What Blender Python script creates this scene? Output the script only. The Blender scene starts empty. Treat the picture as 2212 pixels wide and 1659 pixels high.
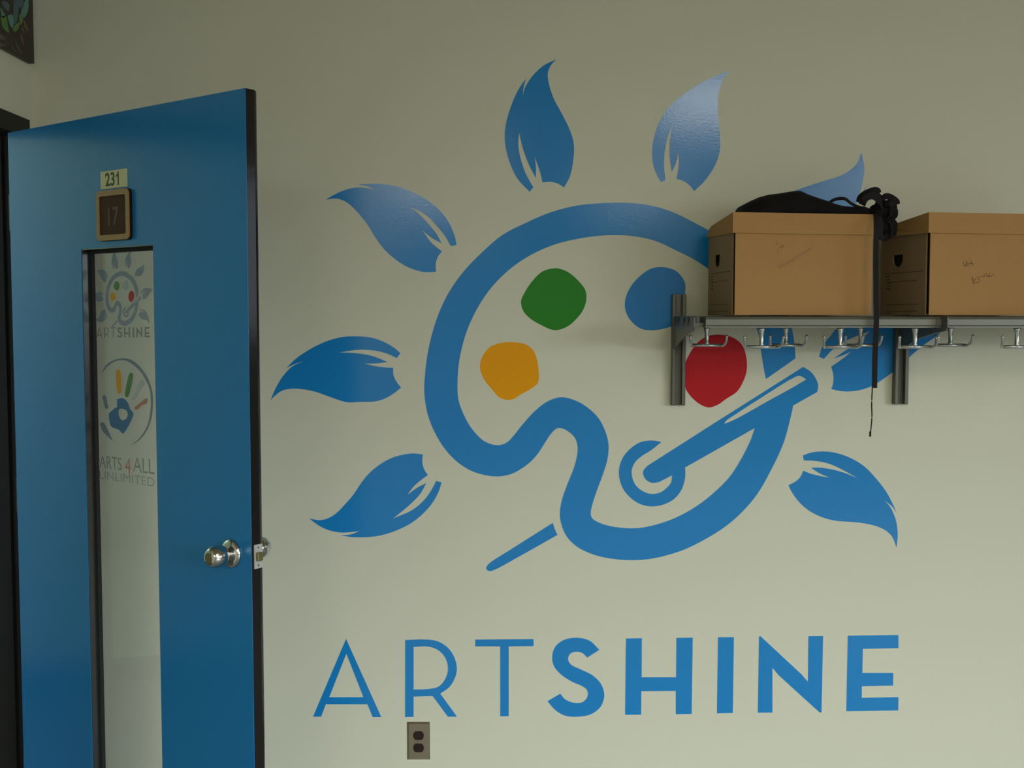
import bpy, bmesh, math, random
from mathutils import Vector, Matrix
random.seed(7)
S = bpy.context.scene
C = S.collection

# ------------------------------------------------------------------ camera
cam_d = bpy.data.cameras.new('camera')
cam = bpy.data.objects.new('camera', cam_d)
C.objects.link(cam)
cam.location = (0, 0, 1.55)
PITCH = math.atan(139 / 2416)
cam.rotation_euler = (math.pi / 2 - PITCH, 0, 0)
cam_d.sensor_fit = 'HORIZONTAL'
cam_d.sensor_width = 36.0
cam_d.lens = 36.0 * 2416 / 2212
cam_d.clip_start = 0.02
S.camera = cam

# ------------------------------------------------------------------ world, exposure, daylight
W = bpy.data.worlds.new('world')
S.world = W
W.use_nodes = True
W.node_tree.nodes['Background'].inputs['Color'].default_value = (0.75, 0.87, 1.0, 1)
W.node_tree.nodes['Background'].inputs['Strength'].default_value = 1.6
S.view_settings.view_transform = 'Standard'
S.view_settings.look = 'None'
S.view_settings.gamma = 1.0
S.view_settings.use_curve_mapping = False
S.view_settings.exposure = 0.0


def area_light(name, loc, target, sx, sy, watts, col, spread=180):
    d = bpy.data.lights.new(name, 'AREA')
    d.shape = 'RECTANGLE'
    d.size, d.size_y = sx, sy
    d.energy = watts
    d.color = col
    d.spread = math.radians(spread)
    o = bpy.data.objects.new(name, d)
    C.objects.link(o)
    o.location = loc
    o.rotation_euler = (Vector(target) - Vector(loc)).to_track_quat('-Z', 'Y').to_euler()
    return o


# daylight entering through the row of windows in the right wall
area_light('window_daylight', (5.93, -4.2, 2.1), (-0.6, 3.2, -1.6), 5.0, 1.2, 52, (0.80, 0.92, 1.0), 40)
area_light('window_soft_daylight', (5.92, -2.2, 1.75), (-1.0, 2.0, 1.2), 5.0, 1.6, 18, (0.95, 1.0, 0.95), 170)
# strength of the lit ceiling panels (built at the end)
LAMP = 9.2
# light in the hallway
area_light('hallway_lamp', (-2.3, 4.3, 2.6), (-2.9, 3.4, 0.9), 0.9, 0.5, 37, (0.78, 1.0, 0.86), 180)

# ------------------------------------------------------------------ helpers


def mat(name, col, rough=0.6, metal=0.0, spec=0.5, bump=0.0, bscale=200.0, coat=0.0, coat_r=0.1,
        var=0.0, vscale=6.0, stretch=None):
    m = bpy.data.materials.new(name)
    m.use_nodes = True
    nt = m.node_tree
    b = nt.nodes['Principled BSDF']
    b.inputs['Base Color'].default_value = (*col, 1)
    b.inputs['Roughness'].default_value = rough
    b.inputs['Metallic'].default_value = metal
    b.inputs['Specular IOR Level'].default_value = spec
    b.inputs['Coat Weight'].default_value = coat
    b.inputs['Coat Roughness'].default_value = coat_r
    tc = nt.nodes.new('ShaderNodeTexCoord')
    src = tc.outputs['Object']
    if stretch:
        mp = nt.nodes.new('ShaderNodeMapping')
        mp.inputs['Scale'].default_value = stretch
        nt.links.new(src, mp.inputs['Vector'])
        src = mp.outputs['Vector']
    if var > 0:
        n = nt.nodes.new('ShaderNodeTexNoise')
        n.inputs['Scale'].default_value = vscale
        n.inputs['Detail'].default_value = 4
        nt.links.new(src, n.inputs['Vector'])
        mx = nt.nodes.new('ShaderNodeMix')
        mx.data_type = 'RGBA'
        mx.inputs['A'].default_value = (*[c * (1 - var) for c in col], 1)
        mx.inputs['B'].default_value = (*[min(1, c * (1 + var)) for c in col], 1)
        nt.links.new(n.outputs['Fac'], mx.inputs['Factor'])
        nt.links.new(mx.outputs['Result'], b.inputs['Base Color'])
    if bump > 0:
        n = nt.nodes.new('ShaderNodeTexNoise')
        n.inputs['Scale'].default_value = bscale
        n.inputs['Detail'].default_value = 2
        nt.links.new(src, n.inputs['Vector'])
        bp = nt.nodes.new('ShaderNodeBump')
        bp.inputs['Strength'].default_value = bump
        bp.inputs['Distance'].default_value = 0.002
        nt.links.new(n.outputs['Fac'], bp.inputs['Height'])
        nt.links.new(bp.outputs['Normal'], b.inputs['Normal'])
    return m


def glass_mat(name, tint=(0.975, 0.985, 0.98)):
    m = bpy.data.materials.new(name)
    m.use_nodes = True
    nt = m.node_tree
    nt.nodes.clear()
    out = nt.nodes.new('ShaderNodeOutputMaterial')
    tr = nt.nodes.new('ShaderNodeBsdfTransparent')
    tr.inputs['Color'].default_value = (*tint, 1)
    gl = nt.nodes.new('ShaderNodeBsdfGlossy')
    gl.inputs['Roughness'].default_value = 0.02
    lw = nt.nodes.new('ShaderNodeLayerWeight')
    lw.inputs['Blend'].default_value = 0.5
    pw = nt.nodes.new('ShaderNodeMath')
    pw.operation = 'POWER'
    pw.inputs[1].default_value = 5.0
    ml = nt.nodes.new('ShaderNodeMath')
    ml.operation = 'MULTIPLY_ADD'
    ml.inputs[1].default_value = 0.96
    ml.inputs[2].default_value = 0.04
    mix = nt.nodes.new('ShaderNodeMixShader')
    nt.links.new(lw.outputs['Facing'], pw.inputs[0])
    nt.links.new(pw.outputs[0], ml.inputs[0])
    nt.links.new(ml.outputs[0], mix.inputs['Fac'])
    nt.links.new(tr.outputs[0], mix.inputs[1])
    nt.links.new(gl.outputs[0], mix.inputs[2])
    nt.links.new(mix.outputs[0], out.inputs['Surface'])
    return m


def film_mat(name, col, opacity):
    """thin translucent sticker film"""
    m = bpy.data.materials.new(name)
    m.use_nodes = True
    nt = m.node_tree
    b = nt.nodes['Principled BSDF']
    b.inputs['Base Color'].default_value = (*col, 1)
    b.inputs['Roughness'].default_value = 0.5
    b.inputs['Alpha'].default_value = opacity
    return m


def emit_mat(name, col, strength):
    m = bpy.data.materials.new(name)
    m.use_nodes = True
    b = m.node_tree.nodes['Principled BSDF']
    b.inputs['Base Color'].default_value = (*col, 1)
    b.inputs['Emission Color'].default_value = (*col, 1)
    b.inputs['Emission Strength'].default_value = strength
    return m


def tag(o, label=None, cat=None, group=None, kind=None):
    if label:
        o['label'] = label
    if cat:
        o['category'] = cat
    if group:
        o['group'] = group
    if kind:
        o['kind'] = kind
    return o


def thing(name, loc, label=None, cat=None, rotz=0.0, group=None, kind=None):
    o = bpy.data.objects.new(name, None)
    o.empty_display_size = 0.05
    C.objects.link(o)
    o.location = loc
    o.rotation_euler = (0, 0, rotz)
    return tag(o, label, cat, group, kind)


def link_mesh(name, me, m, parent=None, smooth=False, world=False):
    """link a mesh; with world=True the vertices are world coordinates and are moved into the parent's frame"""
    o = bpy.data.objects.new(name, me)
    C.objects.link(o)
    if m is not None:
        me.materials.clear()
        me.materials.append(m)
    if parent is not None:
        o.parent = parent
        if world:
            pm = Matrix.Translation(parent.location) @ parent.rotation_euler.to_matrix().to_4x4()
            if parent.parent is not None:
                gp = parent.parent
                pm = (Matrix.Translation(gp.location) @ gp.rotation_euler.to_matrix().to_4x4()) @ pm
            me.transform(pm.inverted())
    for p in me.polygons:
        p.use_smooth = smooth
    return o


def obj(name, bm, m, parent=None, smooth=False, world=False):
    bmesh.ops.recalc_face_normals(bm, faces=bm.faces)
    me = bpy.data.meshes.new(name)
    bm.to_mesh(me)
    bm.free()
    return link_mesh(name, me, m, parent, smooth, world)


def bx(bm, x0, x1, y0, y1, z0, z1, bevel=0.0, seg=2):
    t = bmesh.new()
    vs = [t.verts.new((x, y, z)) for x in (x0, x1) for y in (y0, y1) for z in (z0, z1)]
    for f in ((0, 1, 3, 2), (4, 6, 7, 5), (0, 4, 5, 1), (2, 3, 7, 6), (0, 2, 6, 4), (1, 5, 7, 3)):
        t.faces.new([vs[i] for i in f])
    if bevel > 0:
        bmesh.ops.bevel(t, geom=t.edges[:], offset=bevel, segments=seg, affect='EDGES', profile=0.5)
    me = bpy.data.meshes.new('t')
    t.to_mesh(me)
    t.free()
    bm.from_mesh(me)
    bpy.data.meshes.remove(me)
    return bm


def box(name, m, parent, dims, bevel=0.0, world=False, seg=2):
    bm = bmesh.new()
    bx(bm, *dims, bevel=bevel, seg=seg)
    return obj(name, bm, m, parent, world=world)


def smooth_path(pts, n=5, closed=True):
    """control points (x, y[, 1 = corner]) to a dense polyline"""
    P = [(p[0], p[1], len(p) > 2 and p[2]) for p in pts]
    N = len(P)
    out = []
    rng = N if closed else N - 1
    for i in range(rng):
        p1, p2 = P[i], P[(i + 1) % N]
        if p1[2] and p2[2]:
            out.append((p1[0], p1[1]))
            continue
        p0 = P[(i - 1) % N] if (closed or i > 0) else p1
        p3 = P[(i + 2) % N] if (closed or i + 2 < N) else p2
        if p1[2]:
            p0 = (2 * p1[0] - p2[0], 2 * p1[1] - p2[1])
        if p2[2]:
            p3 = (2 * p2[0] - p1[0], 2 * p2[1] - p1[1])
        d1 = max(math.hypot(p1[0] - p0[0], p1[1] - p0[1]), 1e-6) ** 0.5
        d2 = max(math.hypot(p2[0] - p1[0], p2[1] - p1[1]), 1e-6) ** 0.5
        d3 = max(math.hypot(p3[0] - p2[0], p3[1] - p2[1]), 1e-6) ** 0.5
        for k in range(n):
            t = k / n
            r = []
            for a in (0, 1):
                m1 = (p1[a] - p0[a]) / d1 - (p2[a] - p0[a]) / (d1 + d2) + (p2[a] - p1[a]) / d2
                m2 = (p2[a] - p1[a]) / d2 - (p3[a] - p1[a]) / (d2 + d3) + (p3[a] - p2[a]) / d3
                m1 *= d2
                m2 *= d2
                h00, h10 = 2 * t**3 - 3 * t**2 + 1, t**3 - 2 * t**2 + t
                h01, h11 = -2 * t**3 + 3 * t**2, t**3 - t**2
                r.append(h00 * p1[a] + h10 * m1 + h01 * p2[a] + h11 * m2)
            out.append(tuple(r))
    if not closed:
        out.append((P[-1][0], P[-1][1]))
    return out


def flat_mesh(contours, t):
    """flat shape with holes, filled and given the thickness t (0..t along +Z)"""
    cu = bpy.data.curves.new('outline', 'CURVE')
    cu.dimensions = '2D'
    cu.fill_mode = 'BOTH'
    cu.extrude = t / 2
    for c in contours:
        sp = cu.splines.new('POLY')
        sp.points.add(len(c) - 1)
        for q, (x, y) in zip(sp.points, c):
            q.co = (x, y, 0, 1)
        sp.use_cyclic_u = True
    o = bpy.data.objects.new('outline', cu)
    C.objects.link(o)
    dg = bpy.context.evaluated_depsgraph_get()
    me = bpy.data.meshes.new_from_object(o.evaluated_get(dg))
    bpy.data.objects.remove(o)
    bpy.data.curves.remove(cu)
    me.transform(Matrix.Translation((0, 0, t / 2)))
    return me


def text_mesh(body, size, t, weight=0.0):
    cu = bpy.data.curves.new('lettering', 'FONT')
    cu.body = body
    cu.size = size
    cu.extrude = t / 2
    cu.align_x = 'CENTER'
    cu.offset = weight
    o = bpy.data.objects.new('lettering', cu)
    C.objects.link(o)
    dg = bpy.context.evaluated_depsgraph_get()
    me = bpy.data.meshes.new_from_object(o.evaluated_get(dg))
    bpy.data.objects.remove(o)
    bpy.data.curves.remove(cu)
    return me


def frame3(origin, u, v):
    u, v = Vector(u).normalized(), Vector(v).normalized()
    n = u.cross(v)
    return Matrix((( u.x, v.x, n.x, origin[0]), (u.y, v.y, n.y, origin[1]), (u.z, v.z, n.z, origin[2]), (0, 0, 0, 1)))


def flat(name, contours, m, parent, fr, t=0.0006, world=False, smooth=True, n=5):
    cs = [smooth_path(c, n) for c in contours] if smooth else [[(p[0], p[1]) for p in c] for c in contours]
    me = flat_mesh(cs, t)
    me.transform(fr)
    return link_mesh(name, me, m, parent, world=world)


def tube(bm, pts, r, seg=8, r2=None):
    """round rod through 3D points; radius may taper to r2"""
    pts = [Vector(p) for p in pts]
    rings = []
    N = len(pts)
    up = Vector((0, 0, 1))
    for i, p in enumerate(pts):
        d = (pts[min(i + 1, N - 1)] - pts[max(i - 1, 0)]).normalized()
        a = d.cross(up)
        if a.length < 1e-3:
            a = d.cross(Vector((0, 1, 0)))
        a.normalize()
        b = d.cross(a)
        rr = r if r2 is None else r + (r2 - r) * i / (N - 1)
        rings.append([bm.verts.new(p + a * rr * math.cos(k * 2 * math.pi / seg) + b * rr * math.sin(k * 2 * math.pi / seg)) for k in range(seg)])
    for i in range(N - 1):
        for k in range(seg):
            bm.faces.new((rings[i][k], rings[i][(k + 1) % seg], rings[i + 1][(k + 1) % seg], rings[i + 1][k]))
    bm.faces.new(rings[0])
    bm.faces.new(rings[-1])
    return bm


def lathe(bm, prof, seg=28):
    """profile (r, h) turned about +Z"""
    rings = []
    for r, h in prof:
        if r < 1e-5:
            rings.append([bm.verts.new((0, 0, h))])
        else:
            rings.append([bm.verts.new((r * math.cos(k * 2 * math.pi / seg), r * math.sin(k * 2 * math.pi / seg), h)) for k in range(seg)])
    for a, b in zip(rings[:-1], rings[1:]):
        for k in range(seg):
            k2 = (k + 1) % seg
            q = [a[k % len(a)], a[k2 % len(a)], b[k2 % len(b)], b[k % len(b)]]
            q2 = []
            for v in q:
                if v not in q2:
                    q2.append(v)
            if len(q2) > 2:
                bm.faces.new(q2)
    return bm


def ribbon(bm, pts, side, w, t):
    """flat strap: rectangle w x t swept along 3D points, its width along 'side' (one vector or one per point)"""
    pts = [Vector(p) for p in pts]
    N = len(pts)
    rings = []
    for i, p in enumerate(pts):
        d = (pts[min(i + 1, N - 1)] - pts[max(i - 1, 0)]).normalized()
        s = Vector(side[i] if isinstance(side, list) else side)
        s = (s - d * s.dot(d)).normalized()
        n = d.cross(s)
        rings.append([bm.verts.new(p + s * a * w / 2 + n * b * t / 2) for a, b in ((-1, -1), (1, -1), (1, 1), (-1, 1))])
    for i in range(N - 1):
        for k in range(4):
            bm.faces.new((rings[i][k], rings[i][(k + 1) % 4], rings[i + 1][(k + 1) % 4], rings[i + 1][k]))
    bm.faces.new(rings[0])
    bm.faces.new(rings[-1])
    return bm


def curve3(pts, n=6):
    P = [Vector(p) for p in pts]
    out = []
    for i in range(len(P) - 1):
        p0, p1, p2, p3 = P[max(i - 1, 0)], P[i], P[i + 1], P[min(i + 2, len(P) - 1)]
        for k in range(n):
            t = k / n
            out.append(0.5 * ((2 * p1) + (p2 - p0) * t + (2 * p0 - 5 * p1 + 4 * p2 - p3) * t * t + (3 * p1 - p0 - 3 * p2 + p3) * t**3))
    out.append(P[-1])
    return out


# flat outlines, in metres on the surface each belongs to; a third value 1 marks a corner
SHAPES = {
    'petal_a': [[(0.1328,2.3282,1),(0.116,2.3097),(0.1074,2.2873),(0.1115,2.253),(0.1263,2.2107),(0.1479,2.171),(0.1721,2.1233),(0.1851,2.0834),(0.1858,2.0409),(0.1752,1.9823),(0.157,1.9476,1),(0.1403,1.9583),(0.1188,1.9642),(0.0919,1.9631,1),(0.0851,1.9916),(0.0676,2.0409,1),(0.0722,2.009),(0.0717,1.9757,1),(0.0515,2.0143),(0.0326,2.0648),(0.0211,2.1113,1),(0.0192,2.0728),(0.0286,2.0249),(0.0434,1.985),(0.0645,1.9482,1),(0.0529,1.9348,1),(0.0165,1.9743),(-0.0077,2.0249),(-0.0211,2.0834),(-0.0184,2.1365),(0.0031,2.2054),(0.0245,2.2477),(0.0427,2.272,1),(0.0352,2.2477),(0.032,2.2213,1),(0.0392,2.245),(0.0593,2.2767),(0.094,2.3097)]],
    'petal_b': [[(0.6554,2.295,1),(0.6027,2.2763),(0.552,2.25),(0.5038,2.2165),(0.4676,2.1829),(0.4412,2.1397),(0.4258,2.0915),(0.4219,2.053),(0.4251,2.0168),(0.4363,1.9854),(0.4494,1.9632,1),(0.4625,1.9697,1),(0.458,2.012),(0.4594,2.053),(0.4683,2.0988),(0.4831,2.1336,1),(0.4756,2.0964),(0.474,2.053),(0.4775,2.0168),(0.4813,1.9927,1),(0.4957,2.0265),(0.5008,2.0566,1),(0.5019,2.0144),(0.4957,1.9729,1),(0.5132,1.9685),(0.5329,1.9564),(0.5496,1.9371,1),(0.5815,1.9685),(0.6103,2.012),(0.6245,2.053),(0.626,2.0964),(0.6199,2.1445),(0.6178,2.1877),(0.6191,2.2213),(0.6272,2.2548),(0.6391,2.2787)]],
    'petal_c': [[(-0.5623,1.911,1),(-0.5357,1.9261),(-0.5024,1.9407),(-0.471,1.9469),(-0.4436,1.9465),(-0.4134,1.9407,1),(-0.4358,1.9513),(-0.4631,1.9571,1),(-0.424,1.9587),(-0.3849,1.9571),(-0.3458,1.9504),(-0.3068,1.9368),(-0.2678,1.9174),(-0.2287,1.8892),(-0.1975,1.8542),(-0.18,1.8211),(-0.1703,1.7919),(-0.1674,1.7753,1),(-0.185,1.7718,1),(-0.2036,1.8036),(-0.2289,1.8347),(-0.2602,1.8659),(-0.308,1.8902,1),(-0.2797,1.8678),(-0.2485,1.8347),(-0.2271,1.8075),(-0.2125,1.7798,1),(-0.2409,1.7958),(-0.2692,1.8182,1),(-0.2487,1.788),(-0.2292,1.7695),(-0.2116,1.7564,1),(-0.2234,1.7412),(-0.2304,1.7197),(-0.2305,1.6942,1),(-0.2688,1.6942),(-0.3178,1.7099),(-0.3569,1.7353),(-0.3862,1.7626),(-0.4114,1.7958),(-0.4328,1.8309),(-0.456,1.862),(-0.4832,1.8912),(-0.5066,1.9077),(-0.528,1.9145),(-0.5456,1.9141)]],
    'petal_d': [[(1.0514,2.0518,1),(1.0602,2.0094),(1.0583,1.9744),(1.05,1.9344),(1.038,1.8993),(1.0111,1.8492),(0.9411,1.7989),(0.84,1.7888,1),(0.7589,1.7989),(0.7534,1.8391),(0.783,1.8893),(0.8229,1.9254),(0.8782,1.9469),(0.9384,1.9669),(0.9986,1.9869),(1.0384,2.0194)], [(1.0668,1.9544,1),(1.0641,1.9369),(1.0578,1.9194),(1.0432,1.8893,1),(1.0528,1.9169)]],
    'petal_e': [[(0.9709,1.4073,1),(0.9778,1.3833),(0.9777,1.3565),(0.9723,1.339,1),(1.0026,1.3325),(1.035,1.3321),(1.0632,1.3367),(1.0926,1.3466),(1.1149,1.3593),(1.1469,1.3819),(1.1816,1.4101),(1.223,1.4495),(1.2576,1.4777),(1.2853,1.4974),(1.3156,1.524,1),(1.2849,1.517),(1.2319,1.4959,1),(1.2569,1.5114),(1.293,1.5311,1),(1.2562,1.5409),(1.1999,1.5479),(1.1436,1.5535),(1.0733,1.5535),(1.0174,1.5367),(0.9826,1.5198),(0.9647,1.4974),(0.9454,1.4735),(0.9333,1.4376,1),(0.948,1.4304,1),(0.9765,1.4608),(1.0183,1.4875),(1.0867,1.5156,1),(1.0535,1.4833),(1.016,1.458),(0.9777,1.4318,1),(1.005,1.4411),(1.0301,1.4524,1),(1.0052,1.4312)]],
    'petal_f': [[(1.1805,0.8513,1),(1.1836,0.8907),(1.1783,0.9322),(1.1674,0.9612),(1.1568,0.9798),(1.1421,0.9964,1),(1.1651,0.9777),(1.1788,0.9591,1),(1.1648,0.9902),(1.1436,1.0274),(1.1142,1.0645),(1.0828,1.0975),(1.0517,1.1191),(1.0105,1.1377),(0.9735,1.1465),(0.9448,1.148),(0.9141,1.1445),(0.8887,1.1356,1),(0.8924,1.1202,1),(0.9289,1.1185),(0.97,1.1099),(1.0112,1.0913),(1.0557,1.0666,1),(1.0114,1.0841),(0.9702,1.0944),(0.9394,1.0985),(0.9138,1.0979,1),(0.9397,1.081),(0.9723,1.0676,1),(0.9398,1.0732),(0.9131,1.08),(0.8908,1.0889,1),(0.8825,1.0707),(0.8684,1.0563),(0.846,1.0439,1),(0.8565,1.0232),(0.8795,0.9922),(0.9107,0.9653),(0.9521,0.9446),(0.9934,0.9343),(1.0345,0.9312),(1.0757,0.927),(1.1169,0.9177),(1.148,0.9032),(1.1669,0.8845)]],
    'petal_g': [[(-0.7363,1.3044,1),(-0.719,1.343),(-0.6969,1.3787),(-0.6689,1.4073),(-0.6355,1.4241,1),(-0.6629,1.4142),(-0.6867,1.4034,1),(-0.6588,1.43),(-0.625,1.4537),(-0.5893,1.4734),(-0.5497,1.4892),(-0.5102,1.498),(-0.4668,1.4994),(-0.4216,1.4941),(-0.3822,1.4793),(-0.3567,1.4636),(-0.339,1.4482,1),(-0.35,1.4336,1),(-0.3824,1.4478),(-0.4218,1.4566),(-0.4652,1.4586),(-0.5244,1.4507,1),(-0.481,1.4488),(-0.4416,1.4438),(-0.4082,1.434),(-0.3787,1.4211,1),(-0.4122,1.4172),(-0.4487,1.4166,1),(-0.4123,1.4083),(-0.3827,1.4047),(-0.3614,1.404,1),(-0.3611,1.3846),(-0.3533,1.3648),(-0.3377,1.3434,1),(-0.3635,1.3232),(-0.3932,1.3074),(-0.4229,1.3005),(-0.4625,1.2995),(-0.4981,1.2979),(-0.5218,1.3034),(-0.5612,1.3173),(-0.6006,1.3312),(-0.64,1.3387),(-0.6696,1.3401),(-0.6994,1.3341),(-0.7213,1.3193)]],
    'petal_h': [[(-0.6215,0.9415,1),(-0.5948,0.9211),(-0.566,0.9066),(-0.5276,0.8982),(-0.4987,0.8988),(-0.4678,0.9027,1),(-0.4949,0.892),(-0.5257,0.8891,1),(-0.4949,0.8842),(-0.4602,0.8832),(-0.412,0.8871),(-0.3638,0.9007),(-0.3155,0.9231),(-0.2769,0.9522),(-0.244,0.9891),(-0.2246,1.024),(-0.2153,1.053,1),(-0.2322,1.0572,1),(-0.2477,1.0278),(-0.2709,0.9968),(-0.3057,0.9677),(-0.3645,0.9415,1),(-0.3249,0.9736),(-0.2939,1.0026),(-0.2765,1.024),(-0.262,1.0511,1),(-0.2918,1.0356),(-0.3198,1.0147,1),(-0.3014,1.0394),(-0.2821,1.0569),(-0.2571,1.0752,1),(-0.2685,1.0936),(-0.2742,1.1168),(-0.2722,1.139,1),(-0.3048,1.1418),(-0.3336,1.138),(-0.372,1.1264),(-0.4106,1.1032),(-0.4395,1.0781),(-0.4628,1.0491),(-0.4862,1.0143),(-0.5133,0.9833),(-0.5405,0.9561),(-0.5657,0.9415),(-0.5908,0.9363)]],
    'palette': [[(0.8624,1.4326,1),(0.858,1.4805),(0.846,1.5367),(0.8197,1.6068),(0.7767,1.6767),(0.7198,1.7394),(0.6492,1.791),(0.5902,1.8218),(0.5466,1.8446),(0.5036,1.866),(0.4463,1.8872),(0.3743,1.9),(0.3031,1.9021),(0.2314,1.898),(0.1844,1.8915),(0.1132,1.8724),(0.0415,1.8417),(-0.0301,1.8047),(-0.0933,1.7506),(-0.1508,1.6906),(-0.1942,1.6275),(-0.2262,1.5586),(-0.2465,1.4924),(-0.2582,1.437),(-0.2649,1.3811),(-0.2671,1.3274),(-0.2576,1.2635),(-0.2374,1.2096),(-0.2069,1.1582),(-0.1687,1.1169),(-0.1252,1.0887),(-0.0793,1.0745),(-0.0406,1.0712),(-0.0023,1.0785),(0.0386,1.1016),(0.0744,1.135),(0.117,1.1995),(0.1339,1.2167),(0.1459,1.2201),(0.1681,1.2116),(0.192,1.1893),(0.2007,1.1585),(0.1922,1.107),(0.1686,1.0451),(0.1516,0.9936),(0.1466,0.9521),(0.1524,0.9199),(0.1686,0.8845),(0.2011,0.853),(0.2497,0.8299),(0.3011,0.8176),(0.3633,0.8124),(0.4253,0.8163),(0.4846,0.8299),(0.5385,0.849),(0.6057,0.8845),(0.6591,0.9199),(0.7066,0.9628),(0.7513,1.0171),(0.7872,1.0806),(0.828,1.1703),(0.8479,1.2439),(0.8573,1.2887,1),(0.9299,1.33,1),(0.9324,1.3496),(0.9254,1.3702),(0.9101,1.3907),(0.8857,1.4066,1),(0.613,1.2323,1),(0.4139,1.1038,1),(0.4028,1.0905),(0.4008,1.0792),(0.4097,1.0614),(0.4276,1.0514),(0.4498,1.0535,1),(0.4896,1.0744,1),(0.4864,1.0524),(0.4719,1.0346),(0.4545,1.0223),(0.4301,1.0171),(0.4054,1.0233),(0.381,1.0414),(0.3686,1.0658),(0.3667,1.0927),(0.3783,1.1172),(0.3981,1.135,1),(0.4269,1.1529),(0.4567,1.1774,1),(0.4267,1.1818),(0.3912,1.1762),(0.3625,1.1573),(0.3382,1.1283),(0.3273,1.0927),(0.3298,1.0591),(0.3433,1.0279),(0.368,1.001),(0.3969,0.9843),(0.4304,0.9786),(0.4637,0.9843),(0.4946,0.9999),(0.5167,1.0257),(0.5275,1.0547),(0.5306,1.0815),(0.5289,1.0984,1),(0.7409,1.2197,1),(0.7281,1.1819),(0.7021,1.1283),(0.6695,1.0748),(0.6255,1.0279),(0.5702,0.983),(0.5039,0.9449),(0.4373,0.9213),(0.3773,0.9113),(0.3039,0.9173),(0.2628,0.9306),(0.2463,0.9421),(0.2417,0.9538),(0.2437,0.9743),(0.2576,1.021),(0.2776,1.0761),(0.2912,1.1208),(0.2951,1.1653),(0.2874,1.2029),(0.2634,1.2509),(0.2223,1.2884),(0.1848,1.3072),(0.1474,1.3141),(0.11,1.3021),(0.0726,1.2748),(0.0318,1.2303),(0.0045,1.1961),(-0.0158,1.1757),(-0.0431,1.167),(-0.0773,1.1757),(-0.0968,1.189),(-0.1274,1.2249),(-0.1503,1.2686),(-0.1631,1.307),(-0.1659,1.3427),(-0.1628,1.4064),(-0.1544,1.4549),(-0.1369,1.5156),(-0.105,1.5843),(-0.0619,1.6475),(-0.0071,1.7019),(0.056,1.7447),(0.1276,1.7762),(0.185,1.791),(0.2405,1.8004),(0.3036,1.8049),(0.3665,1.8018),(0.4327,1.7876),(0.4903,1.7619),(0.5479,1.7333),(0.5885,1.7074),(0.6366,1.6669),(0.6792,1.6207),(0.7221,1.5577),(0.748,1.5086),(0.7556,1.4636),(0.7632,1.4172),(0.773,1.3692,1)], [(0.6477,1.2323,1),(0.6532,1.2417),(0.6783,1.2595),(0.7618,1.314),(0.8545,1.372),(0.8731,1.3791),(0.8824,1.3767),(0.8957,1.3683,1),(0.8549,1.3439),(0.7807,1.3027),(0.7249,1.2708),(0.6784,1.2454)]],
    'brush_tail': [[(0.1251,0.9279,1),(0.1313,0.9089),(0.1399,0.8906,1),(0.0354,0.8311),(-0.0572,0.7808),(-0.0709,0.7784),(-0.0795,0.786),(-0.0743,0.7981),(-0.0023,0.8467,1)]],
    'spot_green': [[(0.1289,1.7053),(0.0933,1.6962),(0.0645,1.6704),(0.0389,1.6333),(0.0274,1.6045),(0.0345,1.5759),(0.0562,1.5528),(0.0908,1.5326),(0.1223,1.5191),(0.1425,1.5191),(0.1715,1.5312),(0.1953,1.5521),(0.2154,1.5787),(0.2254,1.6103),(0.2225,1.6389),(0.2036,1.6647),(0.1766,1.6892),(0.1513,1.7018)]],
    'spot_yellow': [[(-0.0976,1.4036),(-0.0911,1.4359),(-0.0687,1.4657),(-0.034,1.4796),(0.0057,1.4816),(0.0404,1.4756),(0.0653,1.4558),(0.0777,1.421),(0.0817,1.3862),(0.0793,1.3589),(0.0604,1.3414),(0.0256,1.3215),(0.0057,1.309),(-0.0142,1.3055),(-0.039,1.314),(-0.0639,1.3414),(-0.0837,1.3663)]],
    'spot_blue': [[(0.4534,1.7091),(0.4189,1.7033),(0.3875,1.6819),(0.3618,1.6532),(0.3462,1.6217),(0.342,1.593),(0.3479,1.5672),(0.3654,1.5413),(0.3914,1.5226),(0.4203,1.5177),(0.4548,1.5212),(0.4835,1.5298),(0.5064,1.5471),(0.5206,1.5758),(0.5237,1.6188),(0.5251,1.6561),(0.5168,1.6762),(0.4936,1.699)]],
    'spot_red': [[(0.6305,1.5044),(0.594,1.5002),(0.563,1.4794),(0.5424,1.4507),(0.527,1.4168),(0.5237,1.375),(0.5303,1.3383),(0.5541,1.3069),(0.5805,1.2885),(0.6015,1.2828),(0.6275,1.2912),(0.6535,1.3095),(0.6846,1.3305),(0.7026,1.3593),(0.7141,1.3959),(0.7121,1.4377),(0.6986,1.4742),(0.667,1.4976)]],
    'letter_A': [[(-0.6163,0.3221,1),(-0.5119,0.5669,1),(-0.4047,0.3208,1),(-0.4316,0.3208,1),(-0.4476,0.3612,1),(-0.5762,0.3612,1),(-0.5912,0.3221,1)], [(-0.5114,0.52,1),(-0.4598,0.3836,1),(-0.5655,0.3836,1)]],
    'letter_R': [[(-0.3297,0.5633,1),(-0.2617,0.5646),(-0.2266,0.558),(-0.1959,0.537),(-0.1771,0.5066),(-0.1702,0.4709),(-0.1773,0.4418),(-0.1941,0.415),(-0.2219,0.3948,1),(-0.1701,0.3221,1),(-0.1988,0.3221,1),(-0.2457,0.3872,1),(-0.3043,0.3854,1),(-0.3046,0.3217,1),(-0.3311,0.3208,1)], [(-0.3035,0.5415,1),(-0.2618,0.5428),(-0.231,0.5334),(-0.207,0.5089),(-0.1978,0.4754),(-0.205,0.4441),(-0.2271,0.4172),(-0.2623,0.4091),(-0.3042,0.4078,1)]],
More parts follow.
